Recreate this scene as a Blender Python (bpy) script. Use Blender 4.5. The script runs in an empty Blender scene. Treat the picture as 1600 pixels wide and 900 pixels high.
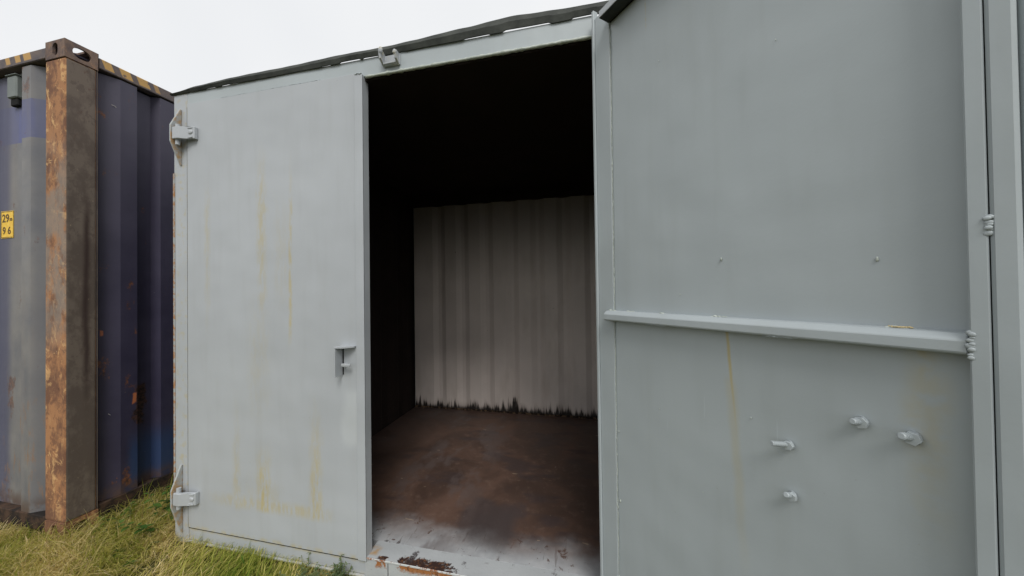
import bpy, bmesh, math, random
from mathutils import Vector, Matrix
import numpy as np
R = math.radians
random.seed(7)
scene = bpy.context.scene
col = scene.collection

# ------------------------------------------------------------------ camera
cam = bpy.data.cameras.new('camera')
cam.sensor_fit = 'HORIZONTAL'; cam.sensor_width = 36.0
cam.lens = 36.0 * 507.2 / 1600.0
cam.clip_start = 0.02; cam.clip_end = 2000
co = bpy.data.objects.new('camera', cam); col.objects.link(co)
yaw, pitch, roll = R(-12.4863), R(0.5953), R(0.7652)
Fw = Vector((math.sin(yaw)*math.cos(pitch), math.cos(yaw)*math.cos(pitch), math.sin(pitch)))
Rt = Vector((math.cos(yaw), -math.sin(yaw), 0)); Up = Rt.cross(Fw)
Rr = Rt*math.cos(roll) - Up*math.sin(roll); Ur = Rt*math.sin(roll) + Up*math.cos(roll)
M = Matrix((Rr, Ur, -Fw)).transposed().to_4x4(); M.translation = Vector((2.2956, -1.4003, 1.3964))
co.matrix_world = M
scene.camera = co

# ------------------------------------------------------------------ light
scene.view_settings.view_transform = 'Standard'; scene.view_settings.look = 'None'
scene.view_settings.exposure = 0.0; scene.view_settings.gamma = 1.0
scene.cycles.use_denoising = True
SUN_EL, SUN_AZ = R(50), R(158)       # azimuth clockwise from +Y: behind the camera, to the right
w = bpy.data.worlds.new('World'); scene.world = w; w.use_nodes = True
nt = w.node_tree; bg = nt.nodes['Background']; bg.inputs['Strength'].default_value = 0.1
sky = nt.nodes.new('ShaderNodeTexSky'); sky.sky_type = 'NISHITA'; sky.sun_disc = False
sky.sun_elevation = SUN_EL; sky.sun_rotation = SUN_AZ; sky.dust_density = 4.0
hs = nt.nodes.new('ShaderNodeHueSaturation'); hs.inputs['Saturation'].default_value = 0.15
nt.links.new(sky.outputs[0], hs.inputs['Color'])
tc = nt.nodes.new('ShaderNodeTexCoord')
ns = nt.nodes.new('ShaderNodeTexNoise'); ns.inputs['Scale'].default_value = 1.6; ns.inputs['Detail'].default_value = 3
nt.links.new(tc.outputs['Generated'], ns.inputs['Vector'])
cr = nt.nodes.new('ShaderNodeValToRGB')
cr.color_ramp.elements[0].position = .3; cr.color_ramp.elements[0].color = (9.0, 9.2, 9.5, 1)
cr.color_ramp.elements[1].position = .7; cr.color_ramp.elements[1].color = (10.2, 10.3, 10.4, 1)
nt.links.new(ns.outputs['Fac'], cr.inputs[0])
mx = nt.nodes.new('ShaderNodeMix'); mx.data_type = 'RGBA'; mx.inputs[0].default_value = .88
nt.links.new(hs.outputs[0], mx.inputs[6]); nt.links.new(cr.outputs[0], mx.inputs[7])
nt.links.new(mx.outputs[2], bg.inputs['Color'])
sl = bpy.data.lights.new('sun', 'SUN'); sl.energy = 2.0; sl.angle = R(24); sl.color = (1, .97, .93)
so = bpy.data.objects.new('sun', sl); col.objects.link(so)
sd = Vector((math.sin(SUN_AZ)*math.cos(SUN_EL), math.cos(SUN_AZ)*math.cos(SUN_EL), math.sin(SUN_EL)))
so.rotation_euler = sd.to_track_quat('Z', 'Y').to_euler(); so.location = (3, -6, 8)

# ------------------------------------------------------------------ material kit
class NT:
    def __init__(s, name, rough=.5, spec=.5, metal=0):
        s.m = bpy.data.materials.new(name); s.m.use_nodes = True; s.t = s.m.node_tree
        s.b = s.t.nodes['Principled BSDF']; s.b.inputs['Roughness'].default_value = rough
        s.b.inputs['Specular IOR Level'].default_value = spec; s.b.inputs['Metallic'].default_value = metal
        s.co = s.t.nodes.new('ShaderNodeTexCoord').outputs['Object']; s._sep = None
    def put(s, sock, v):
        if isinstance(v, bpy.types.NodeSocket): s.t.links.new(v, sock)
        elif isinstance(v, (tuple, list)):
            sock.default_value = tuple(v) + ((1,) if len(v) == 3 and len(sock.default_value) == 4 else ())
        else: sock.default_value = v
    def ma(s, op, a, b=0.0, c=None, clamp=False):
        n = s.t.nodes.new('ShaderNodeMath'); n.operation = op; n.use_clamp = clamp
        s.put(n.inputs[0], a); s.put(n.inputs[1], b)
        if c is not None: s.put(n.inputs[2], c)
        return n.outputs[0]
    def xyz(s):
        if s._sep is None:
            n = s.t.nodes.new('ShaderNodeSeparateXYZ'); s.put(n.inputs[0], s.co); s._sep = n.outputs
        return s._sep
    def sc(s, x, y, z):
        n = s.t.nodes.new('ShaderNodeVectorMath'); n.operation = 'MULTIPLY'
        s.put(n.inputs[0], s.co); n.inputs[1].default_value = (x, y, z); return n.outputs[0]
    def noise(s, scale, detail=4, rough=.55, vec=None, dist=0, colr=False):
        n = s.t.nodes.new('ShaderNodeTexNoise'); s.put(n.inputs['Vector'], vec or s.co)
        n.inputs['Scale'].default_value = scale; n.inputs['Detail'].default_value = detail
        n.inputs['Roughness'].default_value = rough; n.inputs['Distortion'].default_value = dist
        return n.outputs['Color' if colr else 'Fac']
    def ss(s, v, a, b, lo=0., hi=1.):
        n = s.t.nodes.new('ShaderNodeMapRange'); n.interpolation_type = 'SMOOTHSTEP'
        s.put(n.inputs['Value'], v)
        if a <= b: r = (a, b, lo, hi)
        else: r = (b, a, hi, lo)
        for i, k in enumerate(('From Min', 'From Max', 'To Min', 'To Max')): n.inputs[k].default_value = r[i]
        return n.outputs[0]
    def mix(s, f, a, b):
        n = s.t.nodes.new('ShaderNodeMix'); n.data_type = 'RGBA'
        s.put(n.inputs[0], f); s.put(n.inputs[6], a); s.put(n.inputs[7], b); return n.outputs[2]
    def mul(s, *a):
        o = a[0]
        for x in a[1:]: o = s.ma('MULTIPLY', o, x)
        return o
    def mx(s, *a):
        o = a[0]
        for x in a[1:]: o = s.ma('MAXIMUM', o, x)
        return o
    def bump(s, h, strength=.3, dist=.002, prev=None):
        n = s.t.nodes.new('ShaderNodeBump'); n.inputs['Strength'].default_value = strength
        n.inputs['Distance'].default_value = dist; s.put(n.inputs['Height'], h)
        if prev is not None: s.put(n.inputs['Normal'], prev)
        return n.outputs[0]
    def attr(s, name):
        n = s.t.nodes.new('ShaderNodeAttribute'); n.attribute_name = name; return n.outputs['Fac']
    def done(s, c=None, rough=None, normal=None):
        if c is not None: s.put(s.b.inputs['Base Color'], c)
        if rough is not None: s.put(s.b.inputs['Roughness'], rough)
        if normal is not None: s.put(s.b.inputs['Normal'], normal)
        return s.m
    # a run-down stain: x centre may drift with height, soft sides
    def streak(s, x0, wd, zt, zb, k=1., drift=0., fade=.3, soft=.02):
        X, Y, Z = s.xyz()
        wob = s.ma('MULTIPLY', s.ma('SUBTRACT', s.noise(9, 2, vec=s.sc(1, 0, 1)), .5), wd*1.2)
        xx = s.ma('SUBTRACT', X, x0)
        if drift: xx = s.ma('ADD', xx, s.ma('MULTIPLY', s.ma('SUBTRACT', Z, zt), drift))
        d = s.ma('ABSOLUTE', s.ma('ADD', xx, wob))
        return s.mul(s.ss(d, wd, wd*.1), s.ss(Z, zt+soft, zt-soft), s.ss(Z, zb, zb+fade), k)

def _streak_low(s, x0, wd, zt, zb, k=1.):
    X, Y, Z = s.xyz()
    wob = s.ma('MULTIPLY', s.ma('SUBTRACT', s.noise(11, 3, .6, vec=s.sc(1, 0, .6)), .5), wd*1.5)
    d = s.ma('ABSOLUTE', s.ma('ADD', s.ma('SUBTRACT', X, x0), wob))
    return s.mul(s.ss(d, wd, 0), s.ss(Z, zt, zb+.04), s.ss(Z, zb-.015, zb+.02), k)
NT.low = _streak_low
GREY = (.385, .428, .445)
def paint(name, rust=None, extra=None, grey=GREY, dirt=.25, rough=.42):
    g = NT(name, rough)
    big = g.noise(1.3, 3); vert = g.noise(14, 3, vec=g.sc(1, 1, .12)); fine = g.noise(260, 2)
    c = g.mix(g.ss(big, .3, .7), tuple(x*.95 for x in grey), tuple(x*1.04 for x in grey))
    c = g.mix(g.mul(g.ss(vert, .45, .8), dirt), c, tuple(x*.80 for x in (grey[0], grey[1]*.98, grey[2]*.93)))
    spots = g.ss(g.noise(75, 2), .74, .80)
    c = g.mix(g.mul(spots, .35), c, (.22, .2, .17))
    if extra: c = extra(g, c)
    if rust:
        mk = g.ma('MINIMUM', rust(g), .92); c = g.mix(mk, c, (.43, .37, .20))
    sc_ = g.mul(g.ss(g.noise(90, 2, vec=g.sc(1, 1, .05)), .72, .76), g.ss(g.noise(2.5, 2), .5, .62), .35); c = g.mix(sc_, c, tuple(x*1.25 for x in grey))
    h = g.bump(g.noise(2.2, 2), .45, .035)
    h = g.bump(g.noise(26, 3), .25, .0015, h)
    h = g.bump(g.noise(180, 2), .12, .001, h)
    rr = g.ss(g.noise(6, 3), .2, .8, rough-.07, rough+.1)
    return g.done(c, rr, h)

def r_closed(g):
    X, Y, Z = g.xyz()
    a = g.mx(g.streak(.625, .045, 2.05, 1.0, .42, fade=.7, soft=.2), g.streak(.812, .016, 1.95, 1.08, .50, drift=-.01, fade=.15, soft=.25), g.streak(.75, .07, 1.8, 1.15, .16, fade=.5, soft=.2),
             g.streak(.25, .03, 1.95, 1.1, .26, fade=.5, soft=.15), g.low(.45, .035, .95, .24, .35), g.low(.63, .075, .66, .25, .80),
             g.low(.955, .055, .95, .25, .62), g.streak(.60, .11, 1.3, .6, .13, fade=.4, soft=.2), g.low(.62, .16, .5, .26, .28))
    band = g.mul(g.ss(g.ma('ABSOLUTE', g.ma('SUBTRACT', Z, .285)), .05, .005), g.ss(X, .2, .5), g.ss(X, 1.08, .98), .42)
    n = g.ss(g.noise(55, 5, .75, vec=g.sc(1, 1, .22)), .36, .60)
    edge = g.mul(g.mx(g.ss(Z, .125, .095), g.ss(X, .112, .102)), g.ss(g.noise(20, 4), .42, .62), .7)
    return g.mx(g.mul(g.mx(a, band), n, 1.5), edge)
def x_closed(g, c):
    X, Y, Z = g.xyz()
    wob = g.ma('MULTIPLY', g.ma('SUBTRACT', g.noise(5, 3), .5), .12)
    x2, z2 = g.ma('ADD', X, wob), g.ma('ADD', Z, wob)
    p = g.mul(g.ss(x2, 1.10, 1.15), g.ss(z2, .62, .70), g.ss(z2, .95, .88), .45)
    return g.mix(p, c, (.50, .53, .54))
def r_open(g):
    X, Y, Z = g.xyz()
    y = g.mx(g.streak(.492, .0065, 1.30, .86, .95, drift=.07, fade=.38, soft=.004), g.streak(.50, .02, 1.15, .55, .30, drift=.05, fade=.4))
    b = g.mul(g.mx(g.streak(.83, .012, 1.30, 1.10, .95), g.streak(.835, .04, 1.29, .85, .34)), g.ss(g.noise(30, 3), .3, .6))
    t = g.mul(g.streak(.252, .0035, 2.40, 2.28, .55, fade=.02), g.ss(g.noise(60, 2), .35, .6))
    return g.mx(y, b, t)
def r_edges(g):
    X, Y, Z = g.xyz()
    return g.mul(g.ss(g.noise(26, 5, .65), .50, .68), .55)
def r_base(g):
    X, Y, Z = g.xyz()
    n = g.noise(22, 5, .7)
    low = g.mul(g.mx(g.ss(Z, .045, .0), g.ss(Z, .070, .092), g.mul(g.ss(X, .16, .08), .9)), g.ss(n, .36, .58), .85)
    return g.mx(low, g.mul(g.ss(n, .62, .72), .4))

MP = {}
PALE = (.400, .425, .448)
MP['door'] = paint('closed door paint', r_closed, x_closed, PALE)
MP['open'] = paint('open door paint', r_open)
MP['grey'] = paint('grey paint')
MP['post'] = paint('grey paint with rust spots', r_edges, None, PALE)
MP['pale'] = paint('pale grey paint', None, None, PALE)
MP['base'] = paint('base rail paint', r_base, None, PALE)
g = NT('rusty edge', .8); c = g.mix(g.ss(g.noise(30, 4, .7), .4, .62), (.34, .36, .36), (.36, .17, .06)); MP['edge'] = g.done(c)
g = NT('rusted hinge side', .75); c = g.mix(g.ss(g.noise(18, 4, .7), .40, .62), (.36, .38, .38), (.37, .24, .12)); MP['lug'] = g.done(c)
# threshold: grey paint worn away to rusty flakes on the front edge
g = NT('worn threshold paint', .5)
X, Y, Z = g.xyz()
n1 = g.noise(30, 7, .8, dist=.7); n2 = g.noise(70, 5, .7); n3 = g.noise(16, 4, .6, vec=g.sc(1, .35, 1))
c = g.mix(g.ss(g.noise(3, 3), .3, .7), (.38, .40, .41), (.46, .48, .49))
loc = g.mul(g.ss(X, 1.36, 1.46), g.ss(X, 1.78, 1.64), g.ss(g.ma('ABSOLUTE', g.ma('ADD', Y, -.01)), .06, .0))
loc = g.mx(loc, g.mul(g.ss(X, 1.28, 1.31), g.ss(X, 1.37, 1.34), g.ss(Y, .03, .01), .8))
rustm = g.ss(g.ma('ADD', n1, g.ma('MULTIPLY', loc, .34)), .68, .72)
rustm = g.mul(rustm, g.ss(g.ma('ADD', Z, g.ma('MULTIPLY', n1, .05)), .095, .115))
c = g.mix(rustm, c, g.mix(g.ss(g.ma('ADD', n2, g.ss(Z, .116, .108, 0, .22)), .50, .72), (.040, .022, .018), (.34, .14, .05)))
blk = g.mul(g.ss(n3, .60, .66), g.ss(n2, .40, .5)); c = g.mix(g.mul(blk, .9), c, (.05, .04, .04))
org = g.mul(g.ss(X, 1.300, 1.270), g.ss(Y, .005, .02), g.ss(Y, .075, .05), g.ss(g.noise(16, 3), .35, .6), .8); c = g.mix(org, c, (.42, .22, .04))
scr = g.ss(g.noise(45, 2, vec=g.sc(.16, 1.0, 1)), .68, .72); c = g.mix(g.mul(scr, .5), c, (.2, .2, .2))
MP['sill'] = g.done(c, .5, g.bump(g.ma('SUBTRACT', n2, rustm), .4, .004))
g = NT('chipped lip', .5)
c = g.mix(g.mul(g.ss(g.noise(30, 5, .7), .50, .58), g.ss(g.xyz()[0], 1.80, 1.60)), (.50, .52, .52), (.26, .10, .04)); MP['lip'] = g.done(c)
# interior floor: rust-brown boards with grey overspray near the door
g = NT('rust brown floor', .6)
X, Y, Z = g.xyz()
n = g.noise(2.2, 6, .62, dist=.5); nf = g.noise(16, 6, .7); st = g.noise(5, 4, .6, vec=g.sc(.6, 1.5, 1))
c = g.mix(g.ss(n, .32, .68), (.062, .037, .028), (.130, .074, .053))
c = g.mix(g.mul(g.ss(nf, .5, .8), .5), c, (.20, .135, .105))
c = g.mix(g.mul(g.ss(st, .52, .66), .7), c, (.05, .036, .036))
wob = g.ma('MULTIPLY', g.ma('SUBTRACT', g.noise(6, 4), .5), .22)
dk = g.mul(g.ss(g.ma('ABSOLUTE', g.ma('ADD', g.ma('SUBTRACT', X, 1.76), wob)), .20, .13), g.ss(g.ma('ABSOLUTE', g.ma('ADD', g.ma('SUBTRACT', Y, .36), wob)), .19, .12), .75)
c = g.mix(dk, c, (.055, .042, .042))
ov = g.ss(g.ma('ADD', Y, g.ma('MULTIPLY', g.ma('SUBTRACT', g.noise(3.5, 4, .6), .5), .34)), .31, .05)
gp = g.mix(g.ss(nf, .35, .7), (.36, .375, .39), (.42, .43, .44))
gp = g.mix(g.ss(g.noise(20, 6, .75, dist=.6), .59, .64), gp, (.10, .065, .055))
gp = g.mix(g.mul(g.ss(g.noise(14, 5, .7, vec=g.sc(1, .5, 1)), .63, .67), .9), gp, (.04, .035, .035))
gp = g.mix(g.mul(g.ss(g.noise(40, 2, vec=g.sc(1, .14, 1)), .64, .68), .6), gp, (.16, .15, .15))
c = g.mix(ov, c, gp)
w2 = g.ma('MULTIPLY', g.ma('SUBTRACT', g.noise(5, 5, .65), .5), .30)
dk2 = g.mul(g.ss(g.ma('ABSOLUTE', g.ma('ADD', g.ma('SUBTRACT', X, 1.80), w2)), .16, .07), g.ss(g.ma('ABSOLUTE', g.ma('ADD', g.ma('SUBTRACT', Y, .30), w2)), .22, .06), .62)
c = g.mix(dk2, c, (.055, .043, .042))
st2 = g.mul(g.ss(g.noise(4, 4, .6, vec=g.sc(1.4, .7, 1)), .50, .62), g.ss(X, 1.75, 1.5), .6)
c = g.mix(st2, c, (.11, .085, .08))
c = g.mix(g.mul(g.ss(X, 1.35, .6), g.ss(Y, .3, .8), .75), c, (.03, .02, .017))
sp = g.mul(g.ss(g.noise(60, 2), .76, .78), .8); c = g.mix(sp, c, (.4, .36, .3))
scrt = g.mul(g.ss(g.noise(26, 2, vec=g.sc(.25, 1, 1), dist=.6), .72, .74), .45); c = g.mix(scrt, c, (.42, .32, .22))
MP['floor'] = g.done(c, g.ss(n, .3, .7, .42, .68), g.bump(nf, .35, .004))
# interior back wall: off-white paint, black rust eating up from the foot, interior shade painted darker towards the top
g = NT('off white wall paint', .6)
X, Y, Z = g.xyz()
c = g.mix(g.ss(g.noise(2, 4), .3, .7), (.60, .535, .495), (.69, .615, .57))
c = g.mix(g.mul(g.ss(g.noise(7, 4, vec=g.sc(1, 1, .3)), .5, .8), .3), c, (.40, .34, .28))
hi = g.noise(30, 4, .75, vec=g.sc(1.0, 1, .05)); lo = g.noise(4.2, 3, .6, vec=g.sc(1, 1, .02)); dr = g.noise(9, 2, vec=g.sc(1, 1, .03))
sp = g.mul(g.ss(hi, .38, .74), g.ss(lo, .30, .62, .12, 1.0), g.ss(dr, .3, .6, .5, 1.0), .18)
ed = g.ma('SUBTRACT', g.ma('SUBTRACT', Z, .136), sp)
c = g.mix(g.mul(g.ss(ed, .065, -.005), .40), c, (.20, .14, .10))
c = g.mix(g.ss(ed, .022, -.020), c, (.016, .011, .009))
c = g.mix(g.mul(g.ss(g.noise(34, 2), .765, .79), .8), c, (.06, .05, .04))
c = g.mix(g.ss(g.ma('ADD', Z, g.ma('MULTIPLY', g.noise(4, 4), .12)), 1.5, 2.35, 0, .65), c, (.05, .042, .038))  # upper wall fades into shade, painted into the colour
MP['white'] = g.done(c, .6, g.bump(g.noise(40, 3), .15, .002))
g = NT('near black steel', .9, .2); c = g.mix(g.noise(5, 4), (.010, .007, .006), (.024, .016, .013)); MP['dark'] = g.done(c)  # inner steel, near black all over
g = NT('floor seam rust', .9, .2); c = g.mix(g.ss(g.noise(30, 4), .45, .6), (.02, .014, .012), (.12, .08, .05)); MP['seamrust'] = g.done(c)
# roof flashing, reused as painted shade under the open door's top rail
g = NT('dark green sheet and rail shade', .7, .3); c = g.mix(g.ss(g.noise(8, 5, .65), .3, .7), (.022, .026, .023), (.06, .066, .058)); MP['flash_shade'] = g.done(c, None, g.bump(g.noise(40, 4), .4, .004))
g = NT('dark gap', .9, .1); MP['gap'] = g.done((.02, .02, .02))
g = NT('pale bead', .4); c = g.mix(g.ss(g.noise(40, 3), .35, .65), (.36, .40, .36), (.50, .54, .49)); MP['bead'] = g.done(c)

# blue container: paint on outer faces; local X<=0 along the front, Y>=0 into depth
def blue_mat(name, front):
    g = NT(name, .5, .35)
    X, Y, Z = g.xyz()
    n = g.noise(3, 5, .6); v = g.noise(9, 4, .6, vec=g.sc(1, 1, .1)); f = g.noise(60, 4, .7)
    if front:
        c = g.mix(g.ss(n, .3, .7), (.135, .138, .152), (.215, .208, .20))
        c = g.mix(g.mul(g.ss(v, .42, .65), .45), c, (.21, .195, .185))
        bl = g.mul(g.ss(Z, 2.363, 2.367), g.ss(Z, 2.602, 2.598), g.ss(v, .7, .3, .45, .95))
        c = g.mix(bl, c, (.075, .09, .24))
        c = g.mix(g.mul(g.ss(X, -.58, -.66), .85), c, (.085, .088, .138))
        c = g.mix(g.mul(g.ss(X, -.34, -.30), .55), c, (.11, .112, .125))
        c = g.mix(g.mul(g.ss(Z, 1.3, .3), g.ss(g.noise(16, 5, .7, vec=g.sc(1, 1, .25)), .56, .66), .7), c, (.24, .14, .08))
    else:
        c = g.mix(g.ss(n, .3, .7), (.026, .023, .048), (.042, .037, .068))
        c = g.mix(g.mul(g.ss(Z, 1.2, 2.9), .6), c, (.075, .070, .095))  # lighter upward: skylight from above the gap painted in
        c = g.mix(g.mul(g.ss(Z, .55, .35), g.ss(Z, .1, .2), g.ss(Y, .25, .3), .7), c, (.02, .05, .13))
    rs = g.mul(g.ss(g.noise(6, 6, .72, vec=g.sc(1, 1, .6)), .60, .67), .9 if not front else .6)
    c = g.mix(rs, c, g.mix(g.ss(f, .35, .65), (.04, .02, .015), (.20, .075, .03)))
    if not front:
        wb = g.ma('MULTIPLY', g.ma('SUBTRACT', g.noise(14, 5, .7), .5), .10)
        pa = g.mul(g.ss(g.ma('ABSOLUTE', g.ma('ADD', g.ma('SUBTRACT', Y, .34), wb)), .045, .03), g.ss(g.ma('ABSOLUTE', g.ma('ADD', g.ma('SUBTRACT', Z, .66), g.ma('MULTIPLY', wb, 2.))), .15, .11))
        c = g.mix(pa, c, g.mix(g.ss(f, .4, .6), (.012, .008, .008), (.06, .028, .02)))
        ch = g.mul(g.ss(g.ma('ABSOLUTE', g.ma('ADD', g.ma('SUBTRACT', Y, .300), g.ma('MULTIPLY', wb, .3))), .012, .006), g.ss(g.ma('ABSOLUTE', g.ma('ADD', g.ma('SUBTRACT', Z, .72), wb)), .035, .02))
        ch = g.mx(ch, g.mul(g.ss(g.ma('ABSOLUTE', g.ma('SUBTRACT', Y, .167)), .008, .004), g.ss(g.ma('ABSOLUTE', g.ma('ADD', g.ma('SUBTRACT', Z, 1.17), g.ma('MULTIPLY', wb, .4))), .02, .01), .8))
        c = g.mix(ch, c, (.36, .12, .05))
    c = g.mix(g.mul(g.ss(f, .73, .76), .5), c, (.4, .38, .36))
    c = g.mix(g.mul(g.ss(Z, .24, .13), g.ss(g.noise(14, 4), .35, .6), .8), c, (.09, .055, .04))
    return g.done(c, g.ss(v, .3, .7, .42, .62), g.bump(g.noise(7, 3), .25, .012))
# worn rust patch and orange chip low on the side wall
MP['bfront'] = blue_mat('faded blue paint', True); MP['bside'] = blue_mat('dark blue paint', False)
def rust_mat(name, a, b, d, lo, hi, lane=None):
    g = NT(name, .8, .25)
    X, Y, Z = g.xyz()
    n = g.noise(4.5, 6, .7, vec=g.sc(1.2, 1.2, .7)); f = g.noise(13, 7, .78, vec=g.sc(1.2, 1.2, .75), dist=.8); s = g.noise(70, 4, .7, vec=g.sc(1, 1, .35))
    c = g.mix(g.ss(n, .42, .56), a, b)
    c = g.mix(g.mul(g.ss(g.noise(24, 6, .75, vec=g.sc(1, 1, .7), dist=.4), .53, .58), .75), c, a)
    c = g.mix(g.mul(g.ss(f, lo, hi), g.ss(g.noise(2.6, 3, vec=g.sc(1, 1, .8)), .38, .6, .15, 1.), .85), c, d)
    c = g.mix(g.mul(g.ss(f, .40, .30), .7), c, (.09, .045, .03))
    c = g.mix(g.mul(g.ss(s, .68, .73), .6), c, (.50, .38, .24))
    if lane: c = lane(g, c)
    return g.done(c, None, g.bump(f, .5, .003))
def front_lane(g, c):        # paint still holding in grey patches on the upper and middle of the rusty post
    X, Y, Z = g.xyz()
    m = g.mul(g.ss(Z, 1.0, 1.35), g.ss(Z, 2.45, 2.0), g.ss(g.noise(8, 5, .65, vec=g.sc(1, 1, .5)), .40, .56), .75)
    return g.mix(m, c, (.24, .21, .18))
MP['prust'] = rust_mat('orange rusted post', (.17, .085, .052), (.37, .185, .088), (.68, .42, .19), .53, .60, front_lane)
def side_lane(g, c):
    X, Y, Z = g.xyz()
    wob = g.ma('MULTIPLY', g.ma('SUBTRACT', g.noise(9, 4, vec=g.sc(1, 1, .3)), .5), .035)
    m = g.mul(g.ss(g.ma('ABSOLUTE', g.ma('ADD', g.ma('SUBTRACT', Y, .085), wob)), .024, .0), g.ss(Z, 2.1, 1.8), g.ss(Z, .6, 1.1), .85)
    return g.mix(m, c, (.035, .02, .018))
MP['pbrown'] = rust_mat('brown grey post side', (.105, .082, .068), (.150, .120, .098), (.17, .125, .09), .6, .8, side_lane)
MP['cast'] = rust_mat('casting metal', (.115, .085, .08), (.19, .13, .10), (.36, .20, .11), .52, .68)
# top rail with worn hazard stripes (flat print)
def rail_mat(name, ax, centres, hw):
    g = NT(name, .65, .3); X, Y, Z = g.xyz(); U = (X, Y)[ax]
    n = g.noise(12, 5, .65)
    c = g.mix(g.ss(n, .35, .65), (.085, .075, .085), (.15, .115, .10))
    uu = g.ma('ADD', U, g.ma('MULTIPLY', g.ma('SUBTRACT', Z, 2.84), .35))
    m = None
    for k, q in enumerate(centres):
        a = g.ss(g.ma('ABSOLUTE', g.ma('SUBTRACT', uu, q)), hw[k]+.002, hw[k]-.002); a = g.ma('MULTIPLY', a, (.95, .95, .9, .6)[k])
        m = a if m is None else g.mx(m, a)
    m = g.mul(m, g.ss(g.noise(26, 5, .7), .30, .42), g.ss(Z, 2.822, 2.826))
    c = g.mix(m, c, (.50, .30, .10))
    return g.done(c)
MP['railR'] = rail_mat('striped side rail', 1, [.181, .264, .350, .420], (.021, .026, .029, .013))
MP['railF'] = rail_mat('striped front rail', 0, [-.34, -.427, -.52], (.033, .024, .02))
g = NT('bottom rail grime', .9, .2); c = g.mix(g.ss(g.noise(14, 5, .7), .4, .65), (.018, .015, .014), (.075, .045, .03)); MP['brail'] = g.done(c)
g = NT('vent paint', .6); c = g.mix(g.noise(20, 4), (.12, .14, .14), (.19, .215, .20)); MP['vent'] = g.done(c)
g = NT('yellow sticker', .5); c = g.mix(g.ss(g.noise(40, 4), .3, .7), (.78, .47, .03), (.88, .58, .07)); MP['sticker'] = g.done(c)
g = NT('sticker ink', .6); MP['ink'] = g.done((.10, .055, .01))
g = NT('scratched bare metal', .5); MP['scratch'] = g.done((.5, .48, .45))

# vegetation
def leafmat(name, stops, attr='tint', tr=.45):
    g = NT(name, .6, .25)
    n = g.t.nodes.new('ShaderNodeValToRGB'); e = n.color_ramp.elements
    while len(e) < len(stops): e.new(.5)
    for k, (p, cc) in enumerate(stops): e[k].position = p; e[k].color = (*cc, 1)
    g.put(n.inputs[0], g.attr(attr)); c = n.outputs[0]
    g.put(g.b.inputs['Base Color'], c)
    t = g.t.nodes.new('ShaderNodeBsdfTranslucent'); g.put(t.inputs[0], c)
    mxs = g.t.nodes.new('ShaderNodeMixShader'); mxs.inputs[0].default_value = tr
    g.t.links.new(g.b.outputs[0], mxs.inputs[1]); g.t.links.new(t.outputs[0], mxs.inputs[2])
    g.t.links.new(mxs.outputs[0], g.t.nodes['Material Output'].inputs[0]); return g.m
MP['grass'] = leafmat('grass blade', [(0, (.08, .17, .015)), (.28, (.23, .29, .035)), (.55, (.48, .46, .10)), (.78, (.72, .60, .26)), (1, (.85, .70, .42))])
MP['weed'] = leafmat('green leaf', [(0, (.04, .10, .02)), (1, (.14, .24, .05))])
MP['mug'] = leafmat('grey green leaf', [(0, (.07, .12, .045)), (1, (.24, .30, .15))])
MP['straw'] = leafmat('dry straw', [(0, (.26, .17, .09)), (1, (.52, .38, .20))])
g = NT('soil and thatch', .95, .1)
c = g.mix(g.ss(g.noise(5, 6, .7), .3, .7), (.030, .030, .012), (.085, .085, .028)); c = g.mix(g.ss(g.noise(28, 4, .7), .5, .7), c, (.15, .125, .05))
MP['soil'] = g.done(c, None, g.bump(g.noise(20, 5, .7), .8, .03))

# ------------------------------------------------------------------ mesh kit
def bxm(bm, x0, x1, y0, y1, z0, z1, bev=0.0, seg=1):
    vs = [bm.verts.new(p) for p in ((x0,y0,z0),(x1,y0,z0),(x1,y1,z0),(x0,y1,z0),(x0,y0,z1),(x1,y0,z1),(x1,y1,z1),(x0,y1,z1))]
    fs = [bm.faces.new([vs[i] for i in q]) for q in ((0,3,2,1),(4,5,6,7),(0,1,5,4),(1,2,6,5),(2,3,7,6),(3,0,4,7))]
    if bev:
        es = list({e for f in fs for e in f.edges})
        bmesh.ops.bevel(bm, geom=es, offset=bev, segments=seg, affect='EDGES', profile=.6)
    return fs
def prism(bm, pts, a0, a1, axis='z'):
    """pts: closed 2D outline; extruded a0..a1 along axis. z: (x,y); x: (y,z); y: (x,z)"""
    def P(p, a): return {'z': (p[0], p[1], a), 'x': (a, p[0], p[1]), 'y': (p[0], a, p[1])}[axis]
    A = [bm.verts.new(P(p, a0)) for p in pts]; B = [bm.verts.new(P(p, a1)) for p in pts]; n = len(pts)
    bm.faces.new(A); bm.faces.new(B[::-1])
    for i in range(n): bm.faces.new((A[i], B[i], B[(i+1) % n], A[(i+1) % n]))
def sheet(bm, line, a0, a1, th=None, axis='z'):
    """an open line (x,y) run from z=a0 to a1, th = thickness vector"""
    n = len(line); t = Vector(th) if th else None
    A = [bm.verts.new((p[0], p[1], a0)) for p in line]; B = [bm.verts.new((p[0], p[1], a1)) for p in line]
    for i in range(n-1): bm.faces.new((A[i], A[i+1], B[i+1], B[i]))
    if t:
        C = [bm.verts.new(v.co+t) for v in A]; D = [bm.verts.new(v.co+t) for v in B]
        for i in range(n-1):
            bm.faces.new((C[i+1], C[i], D[i], D[i+1])); bm.faces.new((A[i+1], A[i], C[i], C[i+1])); bm.faces.new((B[i], B[i+1], D[i+1], D[i]))
        bm.faces.new((A[0], B[0], D[0], C[0])); bm.faces.new((A[-1], C[-1], D[-1], B[-1]))
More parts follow.
